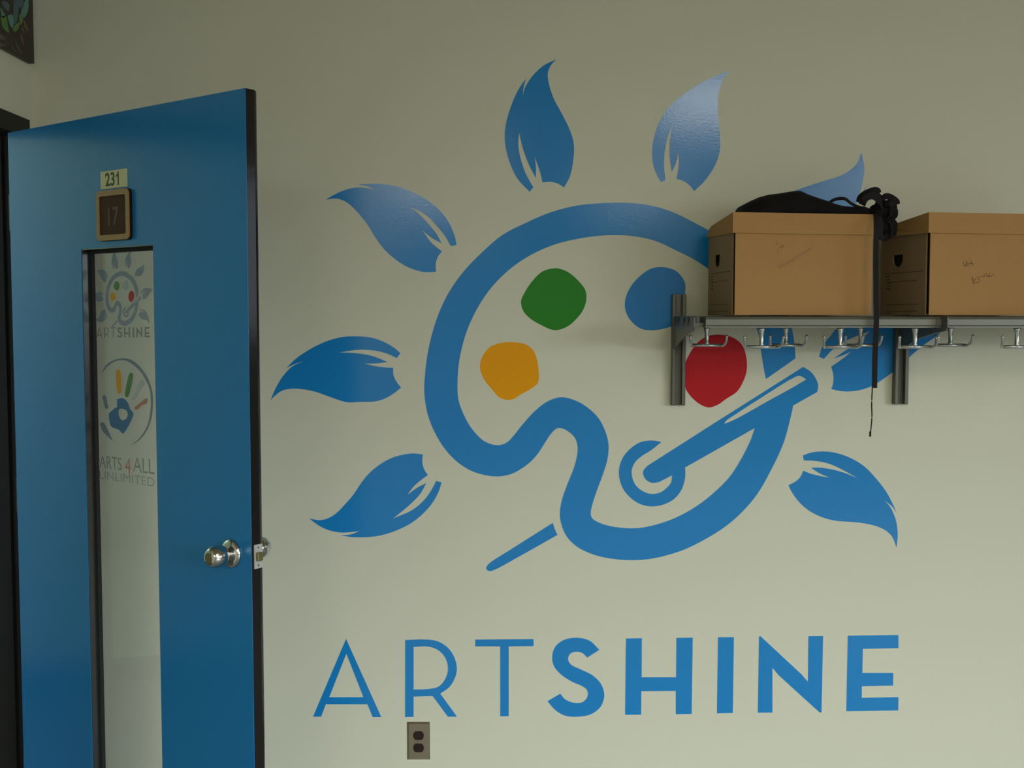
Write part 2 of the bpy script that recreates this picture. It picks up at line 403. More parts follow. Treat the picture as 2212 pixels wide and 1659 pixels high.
    'letter_T': [[(-0.1132,0.5646,1),(0.0668,0.566,1),(0.0668,0.5441,1),(-0.0101,0.5432,1),(-0.0101,0.3239,1),(-0.0365,0.323,1),(-0.0364,0.5432,1),(-0.1133,0.5432,1)]],
    'letter_S': [[(0.2698,0.5325,1),(0.2325,0.508,1),(0.2171,0.5223),(0.1995,0.5267),(0.1798,0.52),(0.1732,0.5031),(0.1821,0.4865),(0.2129,0.4709),(0.2482,0.453),(0.2747,0.4262),(0.2858,0.3903),(0.275,0.3544),(0.2443,0.3297),(0.2046,0.3221),(0.1649,0.3252),(0.134,0.3432),(0.1097,0.371,1),(0.1493,0.3948,1),(0.1648,0.3769),(0.1934,0.3657),(0.2199,0.3688),(0.2343,0.3881),(0.2321,0.406),(0.2175,0.4181),(0.1866,0.432),(0.1514,0.4552),(0.1293,0.4821),(0.124,0.5111),(0.1336,0.5423),(0.1599,0.5633),(0.1994,0.5704),(0.2389,0.5615)]],
    'letter_H': [[(0.3516,0.568,1),(0.4008,0.5689,1),(0.4008,0.4462,1),(0.5072,0.4462,1),(0.5071,0.5698,1),(0.5577,0.5707,1),(0.5567,0.3308,1),(0.5073,0.3299,1),(0.5066,0.4033,1),(0.4001,0.4024,1),(0.4002,0.3285,1),(0.3503,0.328,1)]],
    'letter_I': [[(0.6354,0.5717,1),(0.6847,0.5721,1),(0.6842,0.3336,1),(0.6347,0.3326,1)]],
    'letter_N': [[(0.7619,0.5749,1),(0.7669,0.5749,1),(0.8943,0.4563,1),(0.915,0.4323,1),(0.9142,0.5753,1),(0.9598,0.5758,1),(0.9587,0.3354,1),(0.9528,0.3354,1),(0.8241,0.4526,1),(0.8048,0.4756,1),(0.8067,0.335,1),(0.7613,0.3345,1)]],
    'letter_E': [[(1.0358,0.5767,1),(1.1921,0.579,1),(1.1929,0.5377,1),(1.083,0.5354,1),(1.083,0.46,1),(1.1786,0.46,1),(1.1789,0.4204,1),(1.082,0.4181,1),(1.0826,0.3816,1),(1.1959,0.3839,1),(1.1963,0.3419,1),(1.0353,0.3391,1)]],
    'hand_ring': [[(0.3788,1.4065,1),(0.3993,1.4294),(0.4309,1.4431),(0.4771,1.4502),(0.5146,1.446),(0.5512,1.4292),(0.5832,1.4014),(0.6002,1.3669),(0.6008,1.3275),(0.5907,1.2918),(0.5679,1.2617),(0.5339,1.2373),(0.4998,1.2245,1),(0.5341,1.2413),(0.5625,1.2647),(0.5796,1.2867),(0.5897,1.3181),(0.593,1.3447),(0.5878,1.3752),(0.5686,1.401),(0.5436,1.4223),(0.507,1.4396),(0.477,1.4452),(0.4386,1.4403),(0.4051,1.4259)], [(0.368,1.2738,1),(0.384,1.2781),(0.4086,1.252),(0.4255,1.2313,1),(0.4024,1.2413),(0.3773,1.257)]],
    'hand_palm': [[(0.4467,1.3428,1),(0.4736,1.3462),(0.4941,1.3359),(0.503,1.3206),(0.5176,1.3079),(0.5018,1.2824),(0.4861,1.2658),(0.4705,1.254),(0.4517,1.2626),(0.4171,1.2708),(0.41,1.2887),(0.4085,1.3035,1),(0.4343,1.3173),(0.448,1.3225,1)], [(0.4554,1.3161),(0.484,1.3163),(0.4931,1.3066),(0.4871,1.2951),(0.4679,1.2884),(0.4548,1.299)]],
    'finger_yellow': [[(0.4462,1.4175),(0.4552,1.4204),(0.4631,1.4179),(0.465,1.3605),(0.458,1.3573),(0.4504,1.36)]],
    'finger_green': [[(0.5038,1.4112),(0.5121,1.4137),(0.5195,1.4106),(0.4973,1.3528),(0.4889,1.3491),(0.4829,1.3522)]],
    'finger_pale': [[(0.5538,1.3961),(0.569,1.39),(0.5493,1.3694),(0.5282,1.3474),(0.5113,1.3445),(0.523,1.3595)]],
    'finger_red': [[(0.578,1.3506),(0.5776,1.3396),(0.5517,1.3296),(0.5328,1.3187),(0.5218,1.3226),(0.5483,1.3383)]],
    'thumb': [[(0.3826,1.3481),(0.3965,1.3498),(0.4029,1.3318),(0.4071,1.3183),(0.3952,1.315),(0.3878,1.3289)]],
    'leaf_teal': [[(3.1578,2.4144),(3.1844,2.3995),(3.1673,2.3901)], [(3.2011,2.4015),(3.2357,2.4132),(3.2321,2.3761),(3.2141,2.3839)], [(3.2893,2.4389),(3.3403,2.4939),(3.3384,2.4599),(3.3079,2.4261)]],
    'leaf_green': [[(3.159,2.3879),(3.1926,2.398),(3.1998,2.3777),(3.2071,2.3585),(3.1686,2.3647)], [(3.236,2.3696),(3.2336,2.3764),(3.2727,2.4041),(3.2752,2.3972),(3.2565,2.376)], [(3.2767,2.4229),(3.289,2.4338),(3.3017,2.4219),(3.2841,2.3995)]],
    'leaf_slate': [[(3.2504,2.471),(3.3039,2.4861),(3.3054,2.4611),(3.2896,2.4441),(3.2782,2.4498),(3.2643,2.4108),(3.2399,2.3881),(3.2382,2.4076)], [(3.1641,2.4295),(3.1839,2.4399),(3.2143,2.436),(3.2077,2.4181),(3.1855,2.4195)]],
    'leaf_ochre': [[(3.306,2.4192),(3.3234,2.4097),(3.3346,2.3946),(3.3225,2.394),(3.3052,2.405)], [(3.2899,2.3972),(3.31,2.3858),(3.3081,2.3789),(3.2924,2.3889)], [(3.2829,2.3789),(3.3023,2.3544),(3.3031,2.3431),(3.2819,2.3609)]],
    'leaf_olive': [[(3.2407,2.352),(3.2573,2.3397),(3.2885,2.3218),(3.2881,2.3154),(3.2509,2.3281)], [(3.2174,2.3425),(3.2223,2.3287),(3.2674,2.3131),(3.2558,2.3129),(3.219,2.3205)]],
    'leaf_mauve': [[(3.132,2.3396),(3.1754,2.3395),(3.1834,2.3341),(3.1638,2.328),(3.1313,2.3285)], [(3.1305,2.315),(3.1631,2.3169),(3.1881,2.3205),(3.1627,2.3101),(3.13,2.3052)]],
    'ink_b': [[(1.2343,1.7088),(1.2379,1.699),(1.2401,1.6952),(1.2438,1.7012),(1.2475,1.7067)], [(1.2431,1.7099),(1.2454,1.7023),(1.2494,1.6958)], [(1.2498,1.7012),(1.2553,1.7039),(1.2618,1.7034)], [(1.2573,1.711),(1.2602,1.7045),(1.2642,1.6979)], [(1.2605,1.6674),(1.2641,1.6543),(1.2682,1.6428)], [(1.2611,1.6663),(1.2673,1.6565),(1.2737,1.6641)], [(1.2663,1.6521),(1.274,1.6516),(1.2811,1.6516)], [(1.278,1.6685),(1.2815,1.6609),(1.2844,1.6543)], [(1.2857,1.6679),(1.2933,1.6679),(1.2977,1.6701),(1.2937,1.6739)], [(1.3008,1.6772),(1.3053,1.6696),(1.3082,1.6669),(1.3118,1.6739),(1.3117,1.6805)], [(1.3087,1.6685),(1.3174,1.6696),(1.3222,1.6729),(1.3238,1.6772)]],
    'ink_a': [[(0.7234,1.7606),(0.7244,1.7572),(0.7255,1.7551)], [(0.728,1.7449),(0.7314,1.7456),(0.7348,1.7477)], [(0.7334,1.7504),(0.7368,1.7538),(0.7409,1.7531),(0.7416,1.7497),(0.7382,1.7477),(0.7348,1.7497)], [(0.725,1.7402),(0.7261,1.7361),(0.7278,1.7327)]],
}

# ------------------------------------------------------------------ materials
M_wall = mat('wall_paint', (0.72, 0.71, 0.555), 0.55, spec=0.3, bump=0.08, bscale=90)
M_wall2 = mat('low_bounce_wall_paint', (0.36, 0.34, 0.27), 0.6)  # unseen walls kept darker to cut the bounced light
M_ceil = mat('ceiling_paint', (0.42, 0.36, 0.23), 0.8)
M_floor = mat('floor_vinyl', (0.26, 0.26, 0.25), 0.45, var=0.12, vscale=3)
M_hall = mat('hallway_paint', (0.62, 0.68, 0.60), 0.6)
M_hallfloor = mat('hallway_floor', (0.10, 0.10, 0.10), 0.5)
M_black = mat('black_gloss_paint', (0.012, 0.011, 0.011), 0.13, spec=0.5, bump=0.05, bscale=40)
M_frame = mat('black_frame_paint', (0.016, 0.015, 0.013), 0.5, spec=0.2)
M_door = mat('blue_door_paint', (0.011, 0.19, 0.475), 0.22, spec=0.5, bump=0.04, bscale=30)
V = dict(spec=0.5, bump=0.06, bscale=160)
M_blue = mat('blue_vinyl', (0.012, 0.25, 0.64), 0.15, **V)
M_green = mat('green_vinyl', (0.022, 0.24, 0.018), 0.3, spec=0.22, bump=0.06, bscale=160)
M_yellow = mat('yellow_vinyl', (0.92, 0.38, 0.0), 0.3, spec=0.22, bump=0.06, bscale=160)
M_red = mat('red_vinyl', (0.54, 0.010, 0.018), 0.3, spec=0.22, bump=0.06, bscale=160)
M_blue2 = mat('pale_blue_vinyl', (0.030, 0.23, 0.60), 0.3, spec=0.22, bump=0.06, bscale=160)
M_glass = glass_mat('door_glass')
M_chrome = mat('satin_chrome', (0.62, 0.60, 0.56), 0.16, 1.0)
M_steel = mat('brushed_steel', (0.58, 0.52, 0.39), 0.28, 1.0, bump=0.1, bscale=60, stretch=(1, 1, 12))
M_plate = mat('zinc_plate', (0.66, 0.67, 0.64), 0.45, 0.6)
M_brass = mat('dull_brass', (0.22, 0.19, 0.09), 0.4, 0.7)
M_alu = mat('aluminium', (0.14, 0.14, 0.115), 0.42, 0.6, bump=0.08, bscale=40, stretch=(20, 20, 1))
M_alu_rail = mat('rail_aluminium', (0.20, 0.20, 0.17), 0.42, 0.6)
M_hook = mat('hook_aluminium', (0.52, 0.53, 0.50), 0.24, 0.8)
M_liner = mat('dark_steel', (0.16, 0.165, 0.16), 0.22, 0.9)
M_dark = mat('dark_hollow', (0.01, 0.01, 0.01), 0.8)  # black of the glazing stop; elsewhere stands in for shade inside holes
M_card = mat('cardboard', (0.44, 0.245, 0.09), 0.75, spec=0.15, var=0.05, vscale=30)
M_cardshade = mat('shaded_cardboard', (0.31, 0.21, 0.115), 0.8, spec=0.1, var=0.06, vscale=30)  # darker copy of the cardboard: shade of the sides put into the colour
M_ink = mat('faded_pencil', (0.20, 0.11, 0.045), 0.8)
M_print = mat('black_print', (0.07, 0.05, 0.03), 0.8)
M_fabric = mat('black_fabric', (0.010, 0.009, 0.009), 0.85, spec=0.15, bump=0.3, bscale=120)
M_web = mat('black_webbing', (0.016, 0.013, 0.014), 0.75, spec=0.2, bump=0.3, bscale=400)
M_label = mat('cream_card', (0.62, 0.62, 0.36), 0.6)
M_num = mat('dark_olive_ink', (0.06, 0.05, 0.012), 0.6)
M_woodl = mat('pale_wood', (0.33, 0.19, 0.06), 0.5, var=0.15, vscale=20, stretch=(1, 1, 6))
M_woodd = mat('dark_stained_wood', (0.060, 0.020, 0.006), 0.65, spec=0.2, var=0.2, vscale=15, stretch=(1, 1, 8))
M_woodb = mat('near_black_wood', (0.02, 0.010, 0.005), 0.7, spec=0.1)  # near-black of the plaque's back and edges
M_groove = mat('worn_groove', (0.10, 0.040, 0.022), 0.6)
M_brown = mat('brown_bakelite', (0.020, 0.010, 0.007), 0.35)
M_canvas = mat('dark_paint', (0.030, 0.022, 0.014), 0.55, var=0.4, vscale=25)
F_blue = film_mat('blue_film', (0.012, 0.12, 0.32), 0.3)
F_palm = film_mat('strong_blue_film', (0.02, 0.15, 0.36), 0.72)
F_pale = film_mat('pale_blue_film', (0.10, 0.22, 0.36), 0.16)
F_ring = film_mat('ring_blue_film', (0.012, 0.10, 0.24), 0.42)
F_green = film_mat('green_film', (0.03, 0.22, 0.01), 0.6)
F_yel = film_mat('yellow_film', (0.62, 0.30, 0.01), 0.95)
F_red = film_mat('red_film', (0.40, 0.012, 0.015), 0.92)
F_pink = film_mat('pink_film', (0.50, 0.12, 0.08), 0.5)
F_pgrey = film_mat('pale_grey_film', (0.05, 0.09, 0.11), 0.22)
F_grey = film_mat('grey_film', (0.035, 0.075, 0.095), 0.32)

# ------------------------------------------------------------------ room shell
XL, YB, XR, YF, ZC = -1.438, 3.40, 6.0, -8.0, 3.0
WT = 0.15
HX = -2.95                                    # far wall of the hallway
st = 'structure'
tag(box('wall_back', M_wall, None, (XL - WT, XR + WT, YB, YB + WT, 0, ZC)), kind=st)
tag(box('floor', M_floor, None, (XL - WT / 2, XR, YF, YB, -0.1, 0)), kind=st)
tag(box('ceiling', M_ceil, None, (XL - WT, XR + WT, YF - WT, YB, ZC, ZC + 0.1)), kind=st)
# left wall with the doorway, drawn in (y, z)
OY0, OY1, OZ = 2.27, 3.315, 2.092           # clear opening
FW = 0.05                                    # width of the black frame face
fr_left = frame3((XL, 0, 0), (0, -1, 0), (0, 0, 1))
wl = [[(-YB, 0), (-YB, ZC), (-YF, ZC), (-YF, 0), (-OY0, 0), (-OY0, OZ), (-OY1, OZ), (-OY1, 0)]]
me = flat_mesh(wl, WT)
me.transform(frame3((XL, 0, 0), (0, -1, 0), (0, 0, 1)))
tag(link_mesh('wall_left', me, M_wall), kind=st)
# right wall with two wide windows, and the plain wall behind the camera
WIN = [(-6.8, -3.3, 0.9, 2.75), (-3.1, 0.4, 0.9, 2.75), (2.0, 3.15, 1.4, 2.75)]  # third opening is added to give the door's black edge its gleam
me = flat_mesh([[(YF, 0), (YB, 0), (YB, ZC), (YF, ZC)]] + [[(a, c), (b, c), (b, d), (a, d)] for a, b, c, d in WIN], WT)
me.transform(frame3((XR, 0, 0), (0, 1, 0), (0, 0, 1)))
tag(link_mesh('wall_right', me, M_wall2), kind=st)
tag(box('wall_front', M_wall2, None, (XL - WT, XR + WT, YF - WT, YF, 0, ZC)), kind=st)


def window(name, fr, w0, w1, h0, h1, m):
    o = thing(name, (0, 0, 0), kind=st)
    me = flat_mesh([[(w0, h0), (w1, h0), (w1, h1), (w0, h1)],
                    [(w0 + .05, h0 + .05), ((w0 + w1) / 2 - .025, h0 + .05), ((w0 + w1) / 2 - .025, h1 - .05), (w0 + .05, h1 - .05)],
                    [((w0 + w1) / 2 + .025, h0 + .05), (w1 - .05, h0 + .05), (w1 - .05, h1 - .05), ((w0 + w1) / 2 + .025, h1 - .05)]], 0.05)
    me.transform(fr)
    link_mesh('window_frame', me, m, o)
    return o


M_winframe = mat('window_paint', (0.5, 0.5, 0.45), 0.5)
for i, (a, b, c, d) in enumerate(WIN):
    window('window_%d' % (i + 1), frame3((XR + 0.08, 0, 0), (0, 1, 0), (0, 0, 1)), a, b, c, d, M_winframe)

# hallway beyond the doorway
tag(box('floor_hallway', M_hallfloor, None, (HX, XL - WT / 2, 0.2, 5.6, -0.1, 0)), kind=st)
tag(box('ceiling_hallway', M_ceil, None, (HX - WT, XL - WT, 0.2, 5.6, 2.7, 2.8)), kind=st)
tag(box('wall_hallway', M_hall, None, (HX - WT, HX, 0.2, 5.6, 0, 2.7)), kind=st)
tag(box('wall_hallway_end', M_hall, None, (HX, XL - WT, 5.6, 5.75, 0, 2.7)), kind=st)
tag(box('wall_hallway_side', M_hall, None, (XL - WT - 0.02, XL - WT, YB + WT, 5.6, 0, 2.7)), kind=st)
tag(box('baseboard_hallway', M_frame, None, (HX, HX + 0.012, 0.2, 5.6, 0, 0.10)), kind=st)

# black door frame let into the left wall
tr = thing('trim_1', (XL, (OY0 + OY1) / 2, 0), kind=st)
bm = bmesh.new()
bx(bm, XL - WT - 0.015, XL + 0.004, OY0 - FW, OY1 + FW, OZ - 0.004, OZ + FW)
obj('frame_header', bm, M_frame, tr, world=True)
bm = bmesh.new()
bx(bm, XL - WT - 0.015, XL + 0.004, OY1 - 0.01, OY1 + FW, 0, OZ - 0.004)
bx(bm, XL - WT, XL - 0.05, OY1 - 0.026, OY1 - 0.01, 0, OZ - 0.004)
obj('frame_jamb', bm, M_frame, tr, world=True)
bm = bmesh.new()
bx(bm, XL - WT - 0.015, XL + 0.004, OY0 - FW, OY0 + 0.01, 0, OZ - 0.004)
obj('frame_jamb', bm, M_frame, tr, world=True)

# ------------------------------------------------------------------ the open blue door; local x along the leaf, y into its thickness
DA = math.radians(-36.915)
DW, DT, DH = 1.0093, 0.040, 2.0707
door = thing('door_1', (-1.408, 3.158, 0), 'open blue door with a narrow glass panel and black edges', None, DA, kind=st)
w0, w1, h0, h1 = 0.347, 0.658, 0.30, 1.735    # glass opening
fr_door = frame3((0, 0, 0), (1, 0, 0), (0, 0, 1))     # normal -y, towards the room


def drect(x0, x1, z0, z1):
    return [(x0, z0), (x1, z0), (x1, z1), (x0, z1)]


leaf_out = [(0, 0.012), (DW, 0.012), (DW, DH), (0, DH)]
me = flat_mesh([leaf_out, drect(w0, w1, h0, h1)], DT - 0.0015)
me.transform(frame3((0, DT, 0), (1, 0, 0), (0, 0, 1)))
bm = bmesh.new()
bm.from_mesh(me)
bmesh.ops.remove_doubles(bm, verts=bm.verts, dist=1e-5)
back_top = [e for e in bm.edges if all(v.co.z > DH - 1e-3 and v.co.y > DT - 1e-3 for v in e.verts)]
back_top += [e for e in bm.edges if all(v.co.x > DW - 1e-3 and v.co.y > DT - 1e-3 for v in e.verts)]
bmesh.ops.bevel(bm, geom=back_top, offset=0.014, segments=4, affect='EDGES', profile=0.5)
bm.normal_update()
me2 = bpy.data.meshes.new('door_leaf')
bm.to_mesh(me2)
bm.free()
tag(link_mesh('door_leaf', me2, M_black, door), 'black painted core and edges of the door')
flat('door_face', [leaf_out, drect(w0, w1, h0, h1)], M_door, door, frame3((0, 0.0015, 0), (1, 0, 0), (0, 0, 1)), 0.0015, smooth=False)
# steel lining and black stop round the glass
me = flat_mesh([drect(w0, w1, h0, h1), drect(w0 + 0.003, w1 - 0.003, h0 + 0.003, h1 - 0.003)], 0.020)
me.transform(frame3((0, 0.0215, 0), (1, 0, 0), (0, 0, 1)))
tag(link_mesh('glazing_liner', me, M_liner, door), 'dark metal lining of the glass opening')
me = flat_mesh([drect(w0, w1, h0, h1), drect(w0 + 0.012, w1 - 0.012, h0 + 0.012, h1 - 0.012)], 0.010)
me.transform(frame3((0, 0.0315, 0), (1, 0, 0), (0, 0, 1)))
link_mesh('glazing_stop', me, M_dark, door)
pane = box('glass_pane', M_glass, door, (w0 + 0.004, w1 - 0.004, 0.0315, 0.0355, h0 + 0.004, h1 - 0.004))


def knob(z, x, face, keyed):
    """knob set on the door face; face -1 = room side, +1 = back"""
    o = thing('door_knob', (x, 0 if face < 0 else DT, z))
    o.parent = door
    rot = Matrix.Rotation(math.pi / 2 * (1 if face < 0 else -1), 4, 'X')
    bm = bmesh.new()
    lathe(bm, [(0, 0), (0.034, 0), (0.034, 0.003), (0.031, 0.008), (0.024, 0.011), (0, 0.011)])
    bm.transform(rot)
    obj('rose', bm, M_chrome, o, True)
    bm = bmesh.new()
    lathe(bm, [(0.0, 0.008), (0.0125, 0.010), (0.0135, 0.015), (0.0195, 0.020), (0.0245, 0.028), (0.0268, 0.040), (0.0262, 0.050), (0.0225, 0.060), (0.0185, 0.0645), (0.016, 0.0660), (0, 0.0660)])
    bm.transform(rot)
    obj('grip', bm, M_chrome, o, True)
    if keyed:
        bm = bmesh.new()
        lathe(bm, [(0, 0.0655), (0.0125, 0.0655), (0.0125, 0.0668), (0.0105, 0.0671), (0, 0.0671)], 20)
        bx(bm, -0.001, 0.001, -0.004, 0.004, 0.0671, 0.0677)
        bm.transform(rot)
        obj('key_cylinder', bm, M_brass, o)
    return o


knob(1.003, 0.939, -1, True)
knob(1.003, 0.939, 1, False)
# latch plate in the free edge
lp = box('latch_plate', M_plate, door, (DW, DW + 0.0015, 0.0075, 0.0315, 0.974, 1.030))
bm = bmesh.new()
for z in (0.981, 1.023):
    t = bmesh.new()
    lathe(t, [(0, 0.0015), (0.0024, 0.0015), (0.0024, 0.0022), (0, 0.0026)], 12)
    t.transform(Matrix.Translation((DW, 0.0195, z)) @ Matrix.Rotation(math.pi / 2, 4, 'Y'))
    tm = bpy.data.meshes.new('t'); t.to_mesh(tm); t.free(); bm.from_mesh(tm)
obj('screw', bm, M_brass, lp)
box('latch_bolt', M_brass, lp, (DW, DW + 0.010, 0.012, 0.027, 0.992, 1.012), 0.002)
# hinges on the hinge edge
for z in (0.25, 1.05, 1.85):
    bm = bmesh.new()
    tube(bm, [(-0.012, 0.012, z - 0.05), (-0.012, 0.012, z + 0.05)], 0.007, 10)
    bx(bm, -0.012, 0.0, 0.010, 0.014, z - 0.05, z + 0.05)
    obj('hinge', bm, M_black, door)

# logos stuck on the glass
FR_G = frame3((0, 0.0315 - 0.0002, 0), (1, 0, 0), (0, 0, 1))


def mini(key, sx=0.129, sz=0.129, z0=1.6095, zref=1.396):
    return [[(0.4382 + (p[0] + 0.0070) * sx, z0 + (p[1] - zref) * sz, *p[2:]) for p in c] for c in SHAPES[key]]


def door_world(x, y, z):
    return (-1.408 + math.cos(DA) * x - math.sin(DA) * y, 3.158 + math.sin(DA) * x + math.cos(DA) * y, z)


g1 = thing('glass_sticker', door_world(0.48, 0.031, 1.50), 'small sun palette logo sticker with lettering on the upper door glass', 'sticker', DA)
g2 = thing('glass_sticker', door_world(0.48, 0.031, 1.12), 'hand print logo sticker in a ring on the door glass, under the sun logo', 'sticker', DA)
T1 = Matrix.Translation((-0.48, -0.031, -1.50))
T2 = Matrix.Translation((-0.48, -0.031, -1.12))
for k in 'abcdefgh':
    flat('petal', mini('petal_' + k), F_blue, g1, T1 @ FR_G, 0.0002, n=3)
flat('palette_outline', mini('palette'), F_blue, g1, T1 @ FR_G, 0.0002, n=3)
flat('brush_tail', mini('brush_tail'), F_blue, g1, T1 @ FR_G, 0.0002, n=3)
for k, m in (('green', F_green), ('yellow', F_yel), ('blue', F_pale), ('red', F_red)):
    tag(flat('paint_spot', mini('spot_' + k), m, g1, T1 @ FR_G, 0.0002, n=3), k + ' paint spot')
for k in 'ARTSHINE':
    flat('letter', mini('letter_' + k, 0.129, 0.112, 1.503, 0.3222), F_grey, g1, T1 @ FR_G, 0.0002, n=3)
for k, m, nm, lb in (('hand_ring', F_ring, 'ring', None), ('hand_palm', F_palm, 'palm', None), ('finger_yellow', F_yel, 'finger', 'yellow finger stroke'),
                     ('finger_green', F_green, 'finger', 'green finger stroke'), ('finger_pale', F_pale, 'finger', 'pale blue finger stroke'),
                     ('finger_red', F_pink, 'finger', 'pink finger stroke'), ('thumb', F_ring, 'thumb', None)):
    tag(flat(nm, SHAPES[k], m, g2, T2 @ FR_G, 0.0002), lb)


def glass_text(body, x0, x1, z0, z1, m, parent, T, name='lettering'):
    me = text_mesh(body, 1.0, 0.0002)
    xs = [v.co.x for v in me.vertices]
    zs = [v.co.y for v in me.vertices]
    sx, sz = (x1 - x0) / (max(xs) - min(xs)), (z1 - z0) / (max(zs) - min(zs))
    me.transform(Matrix.Translation((x0 - min(xs) * sx, z0 - min(zs) * sz, 0.0001)) @ Matrix.Diagonal((sx, sz, 1, 1)))
    me.transform(T @ FR_G)
    return link_mesh(name, me, m, parent)


glass_text('ARTS', 0.362, 0.462, 1.156, 1.190, F_grey, g2, T2)
tag(glass_text('4', 0.476, 0.502, 1.150, 1.191, F_pink, g2, T2, 'numeral'), 'pink numeral four')
glass_text('ALL', 0.512, 0.602, 1.158, 1.196, F_grey, g2, T2)
glass_text('UNLIMITED', 0.360, 0.602, 1.126, 1.149, F_pgrey, g2, T2)

# room number card and wooden plaque on the door face
t = thing('room_number_card', door_world(0.501, 0, 1.905), 'cream card reading 231 above the wooden plaque on the blue door', 'sign', DA)
box('card', M_label, t, (-0.0565, 0.0565, -0.002, 0, -0.0225, 0.0225))
me = text_mesh('23', 1.0, 0.0004, 0.022)
xs = [v.co.x for v in me.vertices]; zs = [v.co.y for v in me.vertices]
sx, sz = 0.0405 / (max(xs) - min(xs)), 0.0345 / (max(zs) - min(zs))
me.transform(Matrix.Translation((-0.0355 - min(xs) * sx, -0.0165 - min(zs) * sz, 0)) @ Matrix.Diagonal((sx, sz, 1, 1)))
me.transform(frame3((0, -0.0021, 0), (1, 0, 0), (0, 0, 1)))
link_mesh('numerals', me, M_num, t)
me = flat_mesh([[(0.0185, -0.0163), (0.0232, -0.0163), (0.0232, 0.0178), (0.0200, 0.0178), (0.0165, 0.0118), (0.0108, 0.0078), (0.0108, 0.0035), (0.0155, 0.0058), (0.0185, 0.0085)]], 0.0004)
me.transform(frame3((0, -0.0021, 0), (1, 0, 0), (0, 0, 1)))
link_mesh('numerals', me, M_num, t)

t = thing('wooden_plaque', door_world(0.506, 0, 1.8140), 'small square wooden plaque carved with 17 on the blue door', 'plaque', DA)


def rrect(hw, hh, r, n=5):
    out = []
    for cx, cy, a0 in ((hw - r, hh - r, 0), (-hw + r, hh - r, 90), (-hw + r, -hh + r, 180), (hw - r, -hh + r, 270)):
        for k in range(n + 1):
            a = math.radians(a0 + 90 * k / n)
            out.append((cx + r * math.cos(a), cy + r * math.sin(a)))
    return out


me = flat_mesh([rrect(0.0700, 0.0635, 0.012)], 0.008)
me.transform(frame3((0, 0, 0), (1, 0, 0), (0, 0, 1)))
tag(link_mesh('backing', me, M_woodb, t), 'dark wooden back and edges')
me = flat_mesh([rrect(0.0695, 0.0630, 0.012), rrect(0.0570, 0.0490, 0.005)], 0.0035)
me.transform(frame3((0, -0.008, 0), (1, 0, 0), (0, 0, 1)))
tag(link_mesh('frame', me, M_woodl, t), 'pale raised wooden border')
me = flat_mesh([rrect(0.0572, 0.0492, 0.005)], 0.0012)
me.transform(frame3((0, -0.008, 0), (1, 0, 0), (0, 0, 1)))
tag(link_mesh('panel', me, M_woodd, t), 'dark stained sunken panel')
me = text_mesh('17', 1.0, 0.0006, 0.01)
xs = [v.co.x for v in me.vertices]; zs = [v.co.y for v in me.vertices]
sx, sz = 0.046 / (max(xs) - min(xs)), 0.046 / (max(zs) - min(zs))
me.transform(Matrix.Translation((-0.020 - min(xs) * sx, -0.026 - min(zs) * sz, 0)) @ Matrix.Diagonal((sx, sz, 1, 1)))
me.transform(frame3((0, -0.0094, 0), (1, 0, 0), (0, 0, 1)))
link_mesh('numerals', me, M_groove, t)

# ------------------------------------------------------------------ painted logo and lettering on the back wall
FR_W = frame3((0, YB, 0), (1, 0, 0), (0, 0, 1))
logo = thing('wall_logo', (0.3, YB, 1.3), 'large blue sun logo with a paint palette and brush on the back wall', 'decal')
for k in 'abcdefgh':
    flat('petal', SHAPES['petal_' + k], M_blue, logo, FR_W, 0.0005, world=True)
flat('palette_outline', SHAPES['palette'], M_blue, logo, FR_W, 0.0005, world=True)
flat('brush_tail', SHAPES['brush_tail'], M_blue, logo, FR_W, 0.0005, world=True)
for k, m in (('green', M_green), ('yellow', M_yellow), ('blue', M_blue2), ('red', M_red)):
    tag(flat('paint_spot', SHAPES['spot_' + k], m, logo, FR_W, 0.0005, world=True), k + ' paint spot')
word = thing('wall_lettering', (0.3, YB, 0.32), 'blue ARTSHINE lettering on the back wall under the sun logo', 'lettering')
for i, k in enumerate('ARTSHINE'):
    tag(flat('letter', SHAPES['letter_' + k], M_blue, word, FR_W, 0.0005, world=True), ('thin letter ' if i < 3 else 'bold letter ') + k)

# ------------------------------------------------------------------ electrical outlet
o = thing('wall_outlet', (-0.2893, YB, 0.2465), 'steel plate outlet with two brown sockets on the back wall', 'outlet')
bm = bmesh.new()
hw, hh = 0.0352, 0.0597
vs = [bm.verts.new(v) for v in ((-hw, 0, -hh), (hw, 0, -hh), (hw, 0, hh), (-hw, 0, hh), (-hw, -0.002, -hh), (hw, -0.002, -hh), (hw, -0.002, hh), (-hw, -0.002, hh),
                                (-hw + .005, -0.006, -hh + .005), (hw - .005, -0.006, -hh + .005), (hw - .005, -0.006, hh - .005), (-hw + .005, -0.006, hh - .005))]
for a in (0, 4):
    for k in range(4):
        bm.faces.new((vs[a + k], vs[a + (k + 1) % 4], vs[a + 4 + (k + 1) % 4], vs[a + 4 + k]))
bm.faces.new(vs[8:12]); bm.faces.new(vs[0:4])
obj('cover_plate', bm, M_steel, o)
